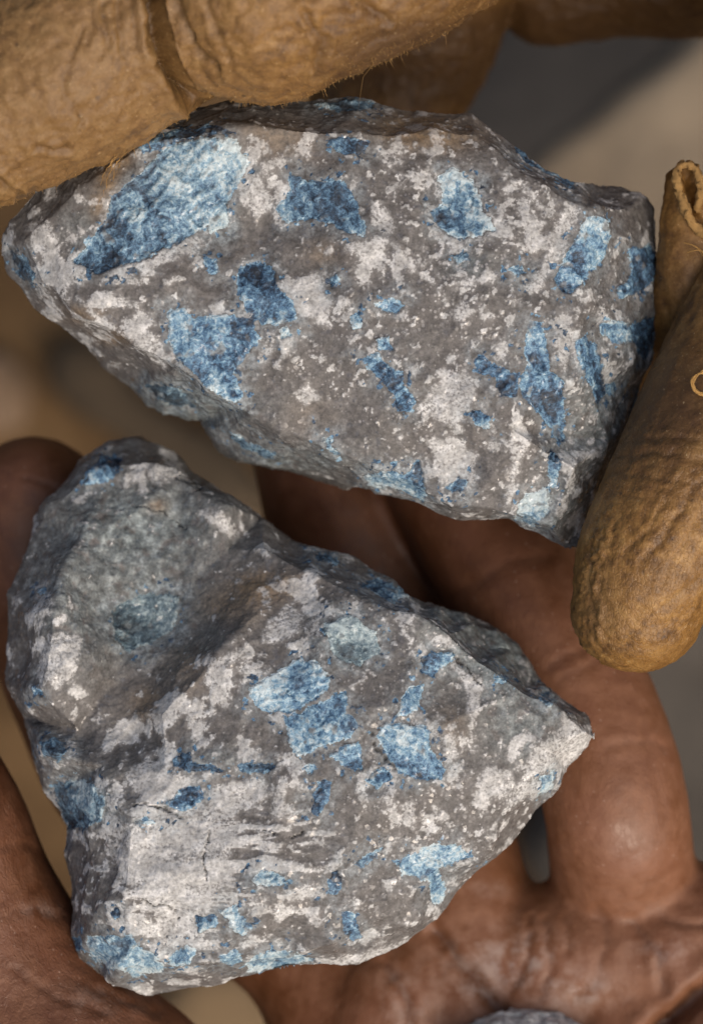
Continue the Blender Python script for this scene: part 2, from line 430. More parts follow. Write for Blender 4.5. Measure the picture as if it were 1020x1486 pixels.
# ------------------------------------------------------------------ the two rocks
def solid_from_outline(outline, front, back_depth, seed, back_scale=0.6):
    r = random.Random(seed)
    n = len(outline)
    def tri(inner):
        pts = [Vector((p[0], p[1])) for p in outline]+[Vector((p[0], p[1])) for p in inner]
        zs = [p[2] for p in outline]+[p[2] for p in inner]
        vo, eo, fo, ov, oe, of = delaunay_2d_cdt(pts, [], [list(range(n))], 1, 1e-4)
        z = [zs[o[0]] if o else None for o in ov]
        return vo, fo, z
    V = []; F = []; key = {}
    def vid(x, y, z):
        k = (round(x, 2), round(y, 2), round(z, 2))
        if k not in key: key[k] = len(V); V.append(W(x, y, z))
        return key[k]
    vo, fo, z = tri(front)
    for f in fo:
        t = [vid(vo[i].x, vo[i].y, z[i]) for i in f]
        a, b, c = (np.array(V[i]) for i in t[:3])
        if np.cross(b-a, c-a)[2] < 0: t.reverse()
        F.append(tuple(t))
    cx = sum(p[0] for p in outline)/n; cy = sum(p[1] for p in outline)/n
    back = []
    for s, dz in ((back_scale+0.2, -back_depth*0.75), (back_scale*0.6, -back_depth)):
        for k in range(0, n, 3):
            x, y, _ = outline[k]
            back.append((cx+(x-cx)*s+r.uniform(-8, 8), cy+(y-cy)*s+r.uniform(-8, 8), dz+r.uniform(-25, 25)))
    vo, fo, z = tri(back)
    for f in fo:
        t = [vid(vo[i].x, vo[i].y, z[i]) for i in f]
        a, b, c = (np.array(V[i]) for i in t[:3])
        if np.cross(b-a, c-a)[2] > 0: t.reverse()
        F.append(tuple(t))
    return V, F

def build_rock(name, outline, front, back_depth, seed, rough_blobs, flake_blobs, streak, crystals, pales, pale_density, stains, greens, pits, cracks, speck_blobs, label):
    V, F = solid_from_outline(outline, front, back_depth, seed)
    V = np.array(V); zc = -125.0
    V[:, 2] = np.where(V[:, 2] < zc, zc+(V[:, 2]-zc)*0.12, V[:, 2])      # keep the resolution for the side in view
    V, F = remesh(V, F, 2.0)
    V[:, 2] = np.where(V[:, 2] < zc, zc+(V[:, 2]-zc)/0.12, V[:, 2])
    V = smooth(V, F, 2)
    N = normals(V, F)
    # broad and middle relief
    h = fbm(V, 170, 3, seed)*9 + scallops(V+fbm(V, 40, 2, seed+40)[:, None]*9, 95, seed+1)*17-6.5
    V = V+N*h[:, None]
    nA = fbm(V, 45, 3, seed+3); nB = fbm(V, 18, 3, seed+4)
    rough = 0.6+blobs(*unproject(V), rough_blobs)
    h = nB*1.7*rough+nA*2.0+scallops(V+nB[:, None]*6, 34, seed+2)*4.5*rough-1.2
    h -= sstep(0.965, 1.0, 1-np.abs(nA))*0.5*rough
    V = V+N*h[:, None]
    px, py = unproject(V)
    for x, y, r, d in pits:
        V[:, 2] -= d*np.exp(-((px-x)**2+(py-y)**2)/r**2)
    N = normals(smooth(V, F, 5), F)
    facing = N[:, 2] > 0.0
    wx = px+fbm(V, 22, 4, seed+5, 0.6)*9; wy = py+fbm(V, 22, 4, seed+6, 0.6)*9
    n = len(V)
    # pale crust mask
    pn = fbm(V, 42, 5, seed+7, 0.56)
    if streak:
        sm = np.clip(blobs(px, py, streak), 0, 1); pn = pn*(1-sm)+fbm(V*np.array((0.32, 1.5, 1.0)), 30, 4, seed+17, 0.62)*1.15*sm
    dens = blobs(px, py, pale_density)
    small = fbm(V, 15, 3, seed+8, 0.6); dens2 = blobs(px, py, flake_blobs)
    pale = np.maximum(sstep(0.04, 0.34, pn+dens), 0.8*sstep(0.10, 0.30, small+dens2-0.15))
    for poly in pales:
        sd = poly_sd(wx, wy, poly); pale = np.maximum(pale, sstep(6, -6, sd+pn*16+small*6)*(0.75+0.5*pn))
    wash = np.zeros(n)
    cf, crnd, cedge = worley_facets((V@np.array(((0.82, -0.57*0.5, 0), (0.57, 0.82*0.5, 0), (0, 0, 0.5))))+np.stack([nB, nA, nB], 1)*16, 22, seed+70, full=True)
    blue = np.zeros(n); tone = np.full(n, 0.5); teal = np.zeros(n); cid = np.full(n, -1)
    lift = np.zeros(n)
    for k, (poly, tn, tl, halo) in enumerate(crystals):
        xs = [p[0] for p in poly]; ys = [p[1] for p in poly]
        s = np.where((px > min(xs)-40) & (px < max(xs)+40) & (py > min(ys)-40) & (py < max(ys)+40) & facing)[0]
        sd = poly_sd(wx[s], wy[s], poly)
        b = sstep(3.5, -3.5, sd+small[s]*3)
        wash[s] = np.maximum(wash[s], sstep(30, 0, sd+nA[s]*30)*(0.45+0.5*halo+0.2*tl))
        m = b > blue[s]; i = s[m]
        blue[i] = b[m]; teal[i] = tl
        r = np.random.default_rng(seed*100+k); gx, gy = r.normal(0, 1, 2)
        cxk, cyk = np.mean(xs), np.mean(ys); w = max(max(xs)-min(xs), max(ys)-min(ys))
        ang = r.uniform(0, math.pi); lam = r.uniform(2.0, 3.6)
        st = np.tanh(3.0*np.sin((px[i]*math.cos(ang)+py[i]*math.sin(ang)+nA[i]*14)/lam))*sstep(-0.12, 0.12, nB[i]+0.05*np.cos(px[i]/9))
        slope = ((px[i]-cxk)*gx+(py[i]-cyk)*gy)/w
        tone[i] = tn+0.05+np.clip(slope, -1, 1)*0.28+st*0.11+sstep(-9, 0, sd[m])*(0.10+0.35*halo)-0.02+crnd[i]*0.13+0.08*sstep(0.10, 0.0, cedge[i])
        lift[i] = b[m]*(r.uniform(-2.0, 2.0)+slope*5.0+st*0.9)
        j = s[sd < 0.0]; cid[j] = k
        if halo:
            hp = sstep(13, 3, sd+fbm(V[s], 14, 3, seed+60)*12)*halo; pale[s] = np.maximum(pale[s], hp*(1-b))
    frag = sstep(0.20, 0.32, fbm(V, 11, 3, seed+19))*sstep(0.12, 0.35, wash)*(cid < 0)*facing
    tone = np.where(frag > blue, 0.42+0.5*nB, tone); blue = np.maximum(blue, frag*0.85)
    pale = pale*(1-blue)
    crack = np.zeros(n)
    for pts, w in cracks:
        d = line_d(wx+nA*14, wy+nB*12, pts); crack = np.maximum(crack, sstep(w, w*0.3, d)*sstep(-0.28, 0.05, small))
    crack *= facing
    grain = fbm(V, 8, 3, seed+9, 0.8)
    h = pale*1.2+lift+grain*1.75*rough + pale*crnd*0.7 + blue*(cf*3.4+crnd*0.6) - crack*5
    V = V+N*h[:, None]
    green = np.clip(blobs(px, py, greens), 0, 1); stain = np.clip(blobs(px, py, stains), 0, 1)
    speck = np.clip(0.25+blobs(px, py, speck_blobs), 0, 1)
    org = np.array((*W(np.mean([p[0] for p in outline]), np.mean([p[1] for p in outline]), 0)[:2], -back_depth*0.8))
    data = dict(wash=wash, na=nA*0.5+0.5, nb=nB*0.5+0.5, pale=pale, blue=blue, tone=tone, teal=teal, green=green, stain=stain, speck=speck, crack=crack)
    # each blue grain is a piece of its own, set into the rock
    fc = cid[F]; same = (fc == fc[:, :1]).all(1); fid = np.where(same, fc[:, 0], -1)
    for k in range(len(crystals)):
        fs = np.where(fid == k)[0]
        if len(fs) == 0: continue
        par = {}
        def find(a):
            while par[a] != a: par[a] = par[par[a]]; a = par[a]
            return a
        for q in F[fs].tolist():
            for a in q: par.setdefault(a, a)
            r0 = find(q[0])
            for a in q[1:]:
                ra = find(a)
                if ra != r0: par[ra] = r0
        roots = np.array([find(a) for a in F[fs][:, 0].tolist()])
        u, c = np.unique(roots, return_counts=True)
        fid[fs[roots != u[np.argmax(c)]]] = -1
    for k in range(len(crystals)):
        if (fid == k).sum() <= 12: fid[fid == k] = -1
    def sub(sel, nm, parent=None, thick=0.0):
        f = F[sel]; ids, inv = np.unique(f.ravel(), return_inverse=True); q = inv.reshape(f.shape).astype(np.int32)
        v = V[ids]
        if thick:
            E = edges_of(q); k2 = np.sort(E, 1); _, ix, ct = np.unique(k2[:, 0].astype(np.int64)*len(v)+k2[:, 1], return_index=True, return_counts=True)
            B = E[ix[ct == 1]]; m = len(v)
            v = np.concatenate([v, v-N[ids]*thick])
            q = np.concatenate([q, q[:, ::-1]+m, np.stack([B[:, 1], B[:, 0], B[:, 0]+m, B[:, 1]+m], 1)]); ids = np.concatenate([ids, ids])
        me = new_mesh(nm, v, q, origin=org)
        for a, d in data.items(): attr(me, a, d[ids])
        return link(nm, me, ROCK, parent, None if parent else org)
    rock = sub(fid < 0, name)
    tag(rock, label, 'rock', 'blue-flecked rocks held up to the camera')
    for k in range(len(crystals)):
        s = fid == k
        if s.sum(): sub(s, 'blue_crystal', rock, 1.6)
    return rock

def circ(x, y, r, e=1.0): return [(x+r*math.cos(a)*e, y+r*math.sin(a)) for a in np.linspace(0, 6.28, 8)[:-1]]

# --- upper rock
T, R_, B_, L_ = -42, -120, -60, -200
out1 = [(6, 345, -60), (12, 318, -30), (60, 262, -25), (130, 205, -20), (200, 170, -20), (290, 150, -30), (360, 146, -50), (420, 143, T), (470, 143, T), (540, 140, T), (575, 150, T),
        (600, 158, T), (640, 161, T), (685, 163, T), (708, 178, T), (732, 197, T), (752, 214, T), (772, 230, T), (800, 246, T), (830, 258, T), (870, 264, R_),
        (905, 272, R_), (938, 286, R_), (951, 302, R_), (954, 345, R_), (952, 400, R_), (953, 470, R_), (943, 522, R_), (930, 562, R_), (923, 612, R_),
        (904, 662, R_), (884, 712, R_), (860, 762, -90), (838, 798, -70), (820, 802, B_), (795, 789, B_), (760, 770, B_), (737, 757, B_), (705, 760, B_),
        (670, 760, B_), (640, 752, B_), (600, 735, B_), (570, 722, -80), (540, 710, -90), (500, 702, L_), (450, 694, L_), (385, 680, L_), (345, 668, L_),
        (318, 648, L_), (303, 622, L_), (298, 608, L_), (275, 612, L_), (240, 599, L_), (200, 571, L_), (160, 537, L_), (120, 503, -130), (80, 470, -110), (40, 430, -90), (14, 395, -70)]
fr1 = [(32, 348, 5), (90, 300, 25), (160, 240, 35), (220, 206, 40), (320, 188, 45), (400, 186, 40), (480, 190, 45), (560, 196, 35), (620, 186, 25), (688, 192, 15), (740, 238, 30), (800, 278, 35), (848, 302, 28),
       (832, 420, 45), (848, 540, 40), (833, 680, 35), (800, 765, 5), (760, 748, 12), (700, 738, 15), (640, 727, 15), (560, 694, 15), (505, 664, 22), (430, 628, 22), (360, 598, 30), (300, 568, 35), (255, 534, 40), (190, 497, 35), (120, 452, 28), (60, 412, 12),
       (250, 290, 45), (180, 370, 58), (330, 330, 38), (330, 440, 62), (430, 330, 45), (480, 420, 66), (430, 520, 62), (550, 300, 62), (560, 520, 78), (640, 420, 70), (650, 600, 60), (740, 330, 62), (740, 480, 76), (740, 620, 66), (620, 230, 42),
       (900, 302, -35), (905, 420, -18), (905, 520, -25), (880, 640, -30), (850, 730, -40),
       (200, 540, -105), (270, 585, -110), (380, 642, -55), (330, 632, -95), (450, 672, -70)]
cr1 = [([(205, 250), (240, 215), (300, 197), (345, 205), (360, 235), (345, 270), (325, 300), (300, 330), (265, 350), (225, 365), (190, 385), (140, 395), (108, 380), (125, 355), (150, 325), (160, 290), (185, 265)], 0.52, 0.25, 0.2),
       ([(200, 205), (250, 190), (310, 180), (345, 195), (300, 194), (240, 211), (210, 225)], 0.16, 0.1, 0),
       ([(418, 250), (440, 262), (500, 262), (515, 290), (530, 330), (528, 345), (500, 335), (470, 322), (440, 318), (415, 325), (403, 300), (420, 275)], 0.40, 0.2, 0.15),
       ([(472, 205), (495, 198), (535, 205), (530, 222), (505, 225), (485, 218)], 0.20, 0.1, 0),
       ([(635, 255), (655, 245), (685, 262), (700, 300), (718, 335), (690, 345), (660, 345), (630, 320), (622, 310), (645, 295)], 0.62, 0.2, 0.5),
       ([(745, 205), (770, 222), (800, 238), (830, 255), (832, 275), (810, 262), (780, 245), (752, 228)], 0.22, 0.3, 0),
       ([(850, 315), (878, 318), (885, 345), (875, 375), (855, 395), (845, 410), (830, 425), (812, 420), (803, 405), (825, 365)], 0.46, 0, 0.1),
       ([(912, 360), (945, 355), (955, 375), (952, 405), (930, 420), (895, 435), (890, 425), (915, 400)], 0.25, 0, 0),
       ([(865, 470), (890, 462), (920, 470), (950, 460), (952, 490), (940, 520), (928, 520), (920, 495), (895, 500), (870, 485)], 0.40, 0, 0.1),
       ([(832, 495), (850, 488), (865, 505), (872, 530), (878, 570), (868, 590), (858, 560), (840, 530)], 0.32, 0, 0.2),
       ([(768, 465), (785, 470), (795, 510), (800, 540), (818, 560), (820, 640), (808, 640), (785, 605), (765, 585), (752, 560), (765, 530), (762, 500)], 0.48, 0, 0.1),
       ([(690, 515), (720, 530), (752, 545), (750, 575), (725, 575), (720, 550), (690, 535)], 0.30, 0, 0),
       ([(345, 390), (375, 375), (395, 385), (400, 410), (425, 440), (430, 465), (405, 470), (380, 470), (355, 450), (343, 420)], 0.42, 0, 0.2),
       ([(242, 450), (270, 445), (280, 460), (330, 455), (365, 465), (380, 490), (355, 520), (340, 540), (355, 575), (340, 585), (305, 565), (285, 545), (255, 520), (245, 490)], 0.44, 0, 0.3),
       ([(525, 520), (545, 510), (565, 530), (585, 540), (583, 560), (600, 580), (598, 598), (575, 595), (570, 570), (545, 545)], 0.34, 0, 0),
       ([(545, 440), (570, 432), (588, 442), (580, 452), (555, 452)], 0.42, 0, 0.3), ([(505, 460), (520, 455), (526, 475), (512, 478)], 0.40, 0, 0.2),
       ([(545, 490), (565, 488), (568, 505), (550, 508)], 0.30, 0, 0), ([(680, 600), (695, 595), (714, 606), (708, 620), (690, 618)], 0.24, 0, 0),
       ([(525, 690), (555, 683), (590, 688), (605, 670), (612, 690), (618, 720), (612, 728), (590, 715), (560, 708), (535, 702)], 0.52, 0.2, 0.5),
       ([(645, 708), (668, 692), (680, 700), (672, 715), (652, 715)], 0.45, 0.2, 0.2), ([(760, 715), (795, 710), (795, 740), (775, 765), (745, 755)], 0.78, 0.3, 0.3),
       ([(800, 650), (812, 665), (808, 705), (797, 710), (795, 680)], 0.42, 0.1, 0), ([(292, 370), (312, 375), (320, 395), (305, 400)], 0.30, 0, 0.2),
       ([(15, 365), (40, 375), (55, 400), (45, 415), (25, 400)], 0.25, 0.6, 0), ([(330, 622), (352, 638), (400, 655), (395, 668), (350, 652)], 0.40, 0.7, 0),
       ([(462, 632), (478, 638), (492, 660), (482, 660)], 0.42, 0.6, 0), ([(455, 152), (500, 146), (545, 146), (540, 158), (490, 164)], 0.38, 0.7, 0),
       (circ(887, 563, 9), 0.40, 0.1, 0.3), (circ(486, 407, 9, 0.7), 0.5, 0.2, 0.2), ([(210, 560), (260, 560), (285, 590), (250, 590)], 0.22, 0.9, 0),
       ([(300, 300), (330, 290), (328, 330), (305, 340)], 0.62, 0.6, 0.4), ([(655, 372), (675, 366), (680, 380), (662, 384)], 0.2, 0.6, 0),
       ([(738, 388), (752, 384), (762, 396), (748, 402)], 0.25, 0.4, 0.2), ([(403, 476), (416, 470), (424, 486), (410, 492)], 0.62, 0.4, 0.2)]
pa1 = [[(600, 600), (615, 580), (640, 550), (660, 538), (685, 550), (690, 575), (680, 600), (665, 620), (640, 612), (620, 602)], [(495, 355), (530, 350), (560, 345), (565, 375), (555, 400), (535, 380), (505, 365)],
       [(570, 350), (600, 375), (605, 395), (580, 390)], [(625, 325), (650, 340), (672, 352), (660, 362), (632, 350)], [(690, 285), (715, 315), (715, 340), (700, 330)], [(750, 288), (765, 285), (775, 318), (792, 325), (780, 337), (755, 322)],
       [(820, 290), (842, 302), (815, 370), (780, 424), (760, 424), (790, 380), (800, 330)], [(380, 237), (412, 223), (415, 240), (380, 252)], [(178, 468), (200, 455), (256, 530), (240, 532), (200, 505)], [(110, 430), (180, 482), (150, 480)],
       [(805, 470), (830, 462), (828, 520), (815, 542), (808, 510)], [(620, 640), (660, 630), (690, 660), (690, 700), (660, 722), (640, 700)], [(427, 572), (450, 555), (466, 580), (442, 596)], [(40, 325), (70, 320), (75, 345), (50, 350)],
       [(340, 250), (372, 248), (400, 300), (372, 316), (350, 290)], [(440, 400), (470, 395), (482, 470), (455, 470)], [(390, 480), (402, 478), (385, 525), (376, 524)], [(870, 510), (885, 500), (895, 545), (880, 560), (868, 540)],
       [(862, 445), (878, 440), (882, 465), (866, 470)], [(535, 295), (560, 300), (575, 330), (555, 340)], [(255, 340), (290, 345), (300, 358), (262, 372), (205, 398)], [(718, 500), (735, 492), (742, 512), (722, 522)],
       [(700, 610), (712, 625), (760, 650), (752, 690), (742, 735), (732, 735), (745, 660)], [(650, 455), (672, 440), (690, 450), (665, 465)], [(760, 262), (790, 300), (785, 306), (755, 270)]]
d1 = [(480, 450, 600, 400, 0.02), (150, 440, 130, 80, 0.16), (380, 280, 60, 60, 0.14), (440, 430, 60, 70, 0.15), (370, 345, 45, 25, -0.35), (490, 560, 80, 70, -0.22), (640, 480, 60, 45, -0.12), (700, 300, 150, 110, 0.04),
      (280, 590, 120, 60, -0.5), (430, 655, 110, 30, -0.4), (910, 400, 60, 130, -0.08), (850, 640, 50, 90, 0.08), (420, 170, 100, 20, -0.1), (620, 175, 60, 20, -0.1), (60, 370, 60, 50, 0.10), (760, 690, 60, 60, 0.08), (800, 730, 50, 50, 0.1)]
rock_upper = build_rock('blue_flecked_rock', out1, fr1, 330, 21, [(270, 590, 120, 50, 0.8), (420, 660, 120, 30, 0.6), (900, 400, 60, 150, 0.5), (850, 700, 60, 80, 0.4)], [(700, 330, 170, 170, 0.14), (600, 560, 200, 160, 0.10), (840, 640, 90, 140, 0.12), (420, 330, 300, 200, 0.03), (430, 655, 120, 40, -0.3), (270, 590, 100, 40, -0.3)], [(150, 440, 100, 60, 0.5)], cr1, pa1, d1,
    [(178, 218, 14, 22, 1.2), (158, 258, 13, 26, 1.2), (144, 300, 12, 20, 0.8), (600, 185, 70, 22, 0.8), (640, 205, 60, 15, 0.4), (400, 200, 60, 30, 0.35), (165, 490, 25, 12, 0.5), (120, 455, 30, 14, 0.4), (450, 600, 30, 25, 0.15), (470, 370, 25, 20, 0.3)],
    [(270, 590, 90, 40, 0.9), (320, 320, 30, 30, 0.6), (880, 620, 60, 90, 0.7), (800, 740, 50, 40, 0.7), (120, 330, 40, 40, 0.4), (420, 670, 100, 25, 0.6), (680, 385, 40, 25, 0.5)],
    [(370, 345, 34, 9), (425, 545, 60, 7), (690, 640, 40, 6), (310, 605, 12, 25)],
    [([(500, 700), (520, 680), (545, 600)], 0.01)],
    [(680, 350, 190, 190, 0.75), (640, 560, 170, 130, 0.75), (500, 560, 120, 90, 0.4), (850, 600, 90, 120, 0.3)],
    'wedge-shaped grey rock with many blue flecks, uppermost, gripped by the tan glove')

# --- lower rock
out2 = [(205, 631, -95), (240, 641, -95), (262, 660, -95), (300, 690, -95), (340, 716, -95), (380, 755, -95), (420, 786, -95), (450, 791, -100), (490, 798, -100), (520, 811, -100), (560, 836, -100), (590, 861, -100), (625, 873, -160), (680, 883, -170), (722, 907, -170),
        (760, 950, -160), (792, 986, -140), (830, 1016, -110), (860, 1042, -80), (871, 1068, -45), (860, 1090, -45), (830, 1116, -45), (792, 1160, -45), (770, 1186, -45), (740, 1226, -45), (700, 1266, -45), (660, 1306, -45), (620, 1346, -45), (592, 1371, -40),
        (560, 1386, -35), (500, 1396, -35), (440, 1406, -35), (380, 1417, -40), (330, 1416, -45), (290, 1426, -55), (250, 1440, -65), (207, 1447, -75), (175, 1435, -85), (140, 1414, -90), (116, 1390, -95), (106, 1355, -95), (101, 1300, -95), (92, 1230, -95),
        (92, 1200, -95), (70, 1150, -100), (46, 1090, -100), (35, 1040, -105), (16, 990, -110), (7, 930, -110), (11, 860, -110), (30, 810, -110), (55, 760, -110), (70, 720, -110), (95, 690, -105), (112, 665, -100), (140, 651, -95), (175, 641, -95)]
fr2 = [(205, 662, -25), (262, 692, 0), (320, 737, 10), (385, 790, 20), (440, 828, 35), (500, 852, 40), (560, 884, 40), (600, 893, 40), (650, 918, 40), (700, 960, 35), (760, 1003, 25), (820, 1034, 10), (850, 1063, 0),
       (614, 882, -95), (660, 906, -100), (708, 944, -105), (768, 988, -100), (826, 1024, -60), (690, 905, -125), (740, 945, -135),
       (150, 720, -10), (200, 740, 0), (120, 780, -5), (260, 780, -15), (330, 800, -15), (200, 840, -36), (280, 850, -42), (240, 900, -60), (190, 920, -58), (170, 990, -35), (240, 960, -34), (300, 900, -24), (360, 840, 2),
       (430, 852, 34), (370, 890, 34), (335, 930, 38), (288, 985, 37), (232, 1035, 30), (190, 1030, -10), (150, 1112, 22), (110, 1060, -15),
       (90, 830, 12), (75, 920, 20), (97, 960, 22), (60, 1000, 8), (80, 1092, 5),
       (480, 930, 48), (420, 1010, 58), (520, 1050, 66), (600, 980, 56), (650, 1060, 60), (720, 1040, 46), (780, 1080, 30), (330, 1060, 45), (240, 1112, 42), (300, 1180, 62), (420, 1180, 70), (560, 1180, 66), (680, 1150, 50), (735, 1175, 18), (640, 1262, 30), (560, 1330, 30), (460, 1290, 60), (480, 1372, 40),
       (350, 1290, 76), (250, 1262, 76), (190, 1200, 66), (180, 1300, 60), (190, 1370, 46), (260, 1400, 30), (350, 1386, 38), (420, 1390, 28), (600, 1345, 0), (695, 1252, 0), (790, 1140, 0),
       (130, 1180, 5), (125, 1280, -5), (130, 1350, -5), (170, 1420, -15)]
out2 = [(x, y, z-0.46*max(0, 930-y)*sstep(620, 420, x)) for x, y, z in out2]
fr2 = [(x, y, z-0.46*max(0, 930-y)*sstep(620, 420, x)) for x, y, z in fr2]
cr2 = [([(362, 1000), (425, 960), (460, 958), (478, 985), (475, 1000), (450, 1020), (420, 1035), (380, 1030), (365, 1015)], 0.68, 0.0, 0.2),
       ([(410, 1040), (445, 1028), (480, 1012), (500, 1005), (505, 1035), (520, 1050), (510, 1070), (480, 1080), (430, 1098), (418, 1075)], 0.55, 0.0, 0.25),
       ([(480, 1095), (500, 1082), (522, 1075), (527, 1115), (515, 1118), (495, 1112)], 0.45, 0, 0.1),
       ([(545, 1065), (560, 1048), (620, 1055), (625, 1085), (648, 1115), (640, 1132), (600, 1130), (575, 1120), (560, 1095)], 0.42, 0, 0.25),
       ([(540, 1120), (558, 1112), (568, 1130), (545, 1147), (530, 1135)], 0.45, 0, 0.1), ([(610, 955), (625, 945), (660, 950), (650, 965), (635, 970), (625, 985), (612, 975)], 0.22, 0, 0.2),
       ([(590, 1000), (615, 990), (612, 1015), (595, 1040), (577, 1040), (580, 1020)], 0.60, 0, 0.3), ([(248, 1102), (275, 1090), (280, 1105), (310, 1110), (325, 1120), (290, 1122), (265, 1115), (250, 1118)], 0.22, 0.2, 0),
       ([(340, 1110), (370, 1105), (398, 1108), (392, 1120), (350, 1121)], 0.20, 0.4, 0), ([(240, 1168), (262, 1145), (290, 1140), (298, 1150), (285, 1172), (255, 1174)], 0.20, 0, 0.4),
       ([(195, 1192), (212, 1186), (228, 1192), (215, 1199), (200, 1199)], 0.62, 0, 0.2), ([(80, 1140), (110, 1125), (140, 1140), (155, 1160), (148, 1185), (125, 1200), (95, 1205), (88, 1180)], 0.48, 0.7, 0),
       ([(58, 1075), (80, 1072), (98, 1090), (85, 1105), (66, 1095)], 0.30, 0.6, 0), ([(575, 1255), (590, 1240), (630, 1225), (670, 1228), (690, 1245), (660, 1250), (635, 1260), (640, 1275), (648, 1290), (640, 1312), (628, 1308), (620, 1280), (600, 1270), (585, 1275)], 0.56, 0.1, 0.1),
       ([(512, 1255), (535, 1238), (555, 1230), (550, 1243), (525, 1260)], 0.52, 0.3, 0), ([(475, 1280), (490, 1258), (498, 1275), (490, 1298), (475, 1298)], 0.32, 0.1, 0), ([(495, 1325), (512, 1322), (525, 1360), (512, 1367), (500, 1350)], 0.50, 0, 0),
       ([(457, 1150), (466, 1132), (480, 1130), (476, 1160), (462, 1186), (450, 1180)], 0.26, 0, 0), (circ(449, 1113, 7), 0.6, 0, 0), ([(365, 1275), (380, 1262), (400, 1270), (425, 1278), (395, 1286), (370, 1286)], 0.70, 0.3, 0.2),
       ([(320, 1320), (340, 1310), (365, 1345), (355, 1358), (335, 1345)], 0.76, 0.1, 0.2), ([(285, 1330), (312, 1325), (315, 1345), (290, 1352)], 0.45, 0.1, 0),
       ([(125, 1358), (165, 1358), (190, 1360), (215, 1380), (240, 1395), (235, 1410), (200, 1415), (160, 1405), (130, 1390)], 0.68, 0.35, 0.1), ([(245, 1388), (270, 1370), (285, 1380), (275, 1400), (250, 1406)], 0.68, 0.2, 0.1),
       ([(355, 1397), (375, 1383), (410, 1378), (450, 1390), (458, 1398), (400, 1406), (360, 1410)], 0.74, 0.3, 0.1), ([(315, 1388), (340, 1378), (350, 1390), (335, 1402)], 0.55, 0.3, 0),
       ([(130, 680), (150, 662), (178, 660), (172, 685), (150, 700), (125, 706)], 0.16, 0, 0), ([(520, 846), (550, 836), (595, 861), (590, 870), (570, 876), (545, 862)], 0.42, 0.4, 0.1), ([(455, 800), (490, 806), (488, 822), (462, 816)], 0.25, 0.5, 0),
       ([(780, 1008), (798, 1002), (808, 1015), (795, 1025)], 0.6, 0.3, 0.4), ([(715, 978), (738, 980), (735, 990), (718, 990)], 0.42, 0, 0), ([(785, 1130), (802, 1118), (802, 1142), (780, 1155)], 0.78, 0.2, 0.2),
       ([(165, 880), (215, 862), (262, 865), (252, 915), (215, 935), (190, 950), (170, 920)], 0.40, 1.35, 0), ([(472, 905), (505, 892), (545, 915), (552, 945), (520, 968), (482, 950)], 0.62, 1.35, 0.2),
       (circ(62, 857, 6), 0.7, 0, 0), (circ(55, 1003, 7), 0.38, 0, 0.2), ([(105, 1362), (118, 1360), (122, 1382), (112, 1380)], 0.2, 0, 0), (circ(167, 1324, 7), 0.2, 0, 0)]
pa2 = [[(175, 1200), (230, 1185), (300, 1190), (340, 1200), (330, 1260), (300, 1330), (240, 1345), (200, 1300), (180, 1250)], [(180, 1330), (260, 1340), (300, 1350), (290, 1385), (250, 1372), (200, 1350)], [(390, 900), (420, 880), (440, 895), (420, 930), (385, 930)], [(300, 960), (360, 935), (370, 945), (310, 975)],
       [(60, 930), (90, 915), (120, 930), (110, 975), (85, 995), (55, 985)], [(50, 850), (70, 840), (75, 890), (55, 905)], [(215, 1100), (250, 1120), (290, 1132), (240, 1160), (200, 1150), (180, 1130)], [(300, 1180), (310, 1140), (380, 1125), (400, 1150), (360, 1180)], [(400, 1130), (420, 1130), (412, 1165), (440, 1180), (395, 1185)],
       [(780, 1080), (860, 1050), (868, 1075), (820, 1115), (770, 1150), (740, 1170), (760, 1120)], [(700, 1110), (740, 1120), (745, 1150), (710, 1160), (690, 1140)], [(450, 1398), (520, 1385), (590, 1362), (595, 1372), (540, 1396), (450, 1410)], [(660, 965), (700, 985), (705, 1000), (695, 1030), (685, 1060), (690, 1090), (678, 1090), (682, 1030)],
       [(620, 920), (650, 925), (660, 940), (625, 935)], [(580, 880), (605, 895), (600, 915), (570, 900)], [(640, 1070), (660, 1065), (665, 1095), (650, 1110), (642, 1095)], [(560, 1045), (625, 1050), (645, 1065), (628, 1064), (570, 1052)], [(410, 1290), (460, 1282), (470, 1300), (420, 1310)], [(580, 1170), (600, 1165), (600, 1200), (585, 1195)],
       [(630, 1170), (640, 1170), (638, 1192), (628, 1190)], [(200, 680), (245, 672), (270, 690), (230, 700)], [(290, 745), (320, 740), (350, 775), (330, 780)], [(250, 1180), (300, 1170), (340, 1185), (300, 1192)]]
d2 = [(430, 880, 60, 40, 0.12), (330, 960, 60, 30, 0.16), (240, 1030, 40, 30, 0.2), (230, 1260, 130, 130, 0.30), (240, 1110, 70, 50, 0.16), (380, 1290, 90, 80, 0.08), (400, 900, 90, 50, 0.10), (560, 1200, 140, 90, 0.03), (780, 1100, 70, 60, 0.15), (220, 880, 110, 90, -0.45), (200, 780, 110, 60, -0.12), (600, 1040, 60, 50, -0.1), (720, 1040, 40, 60, -0.35),
      (640, 1010, 30, 30, -0.2), (80, 950, 40, 60, 0.12), (130, 1280, 30, 80, -0.12), (440, 1050, 300, 250, 0.02), (320, 990, 60, 40, 0.05), (540, 840, 60, 30, -0.2), (720, 940, 60, 60, -0.1), (460, 970, 70, 40, -0.1), (560, 1300, 60, 40, -0.05)]
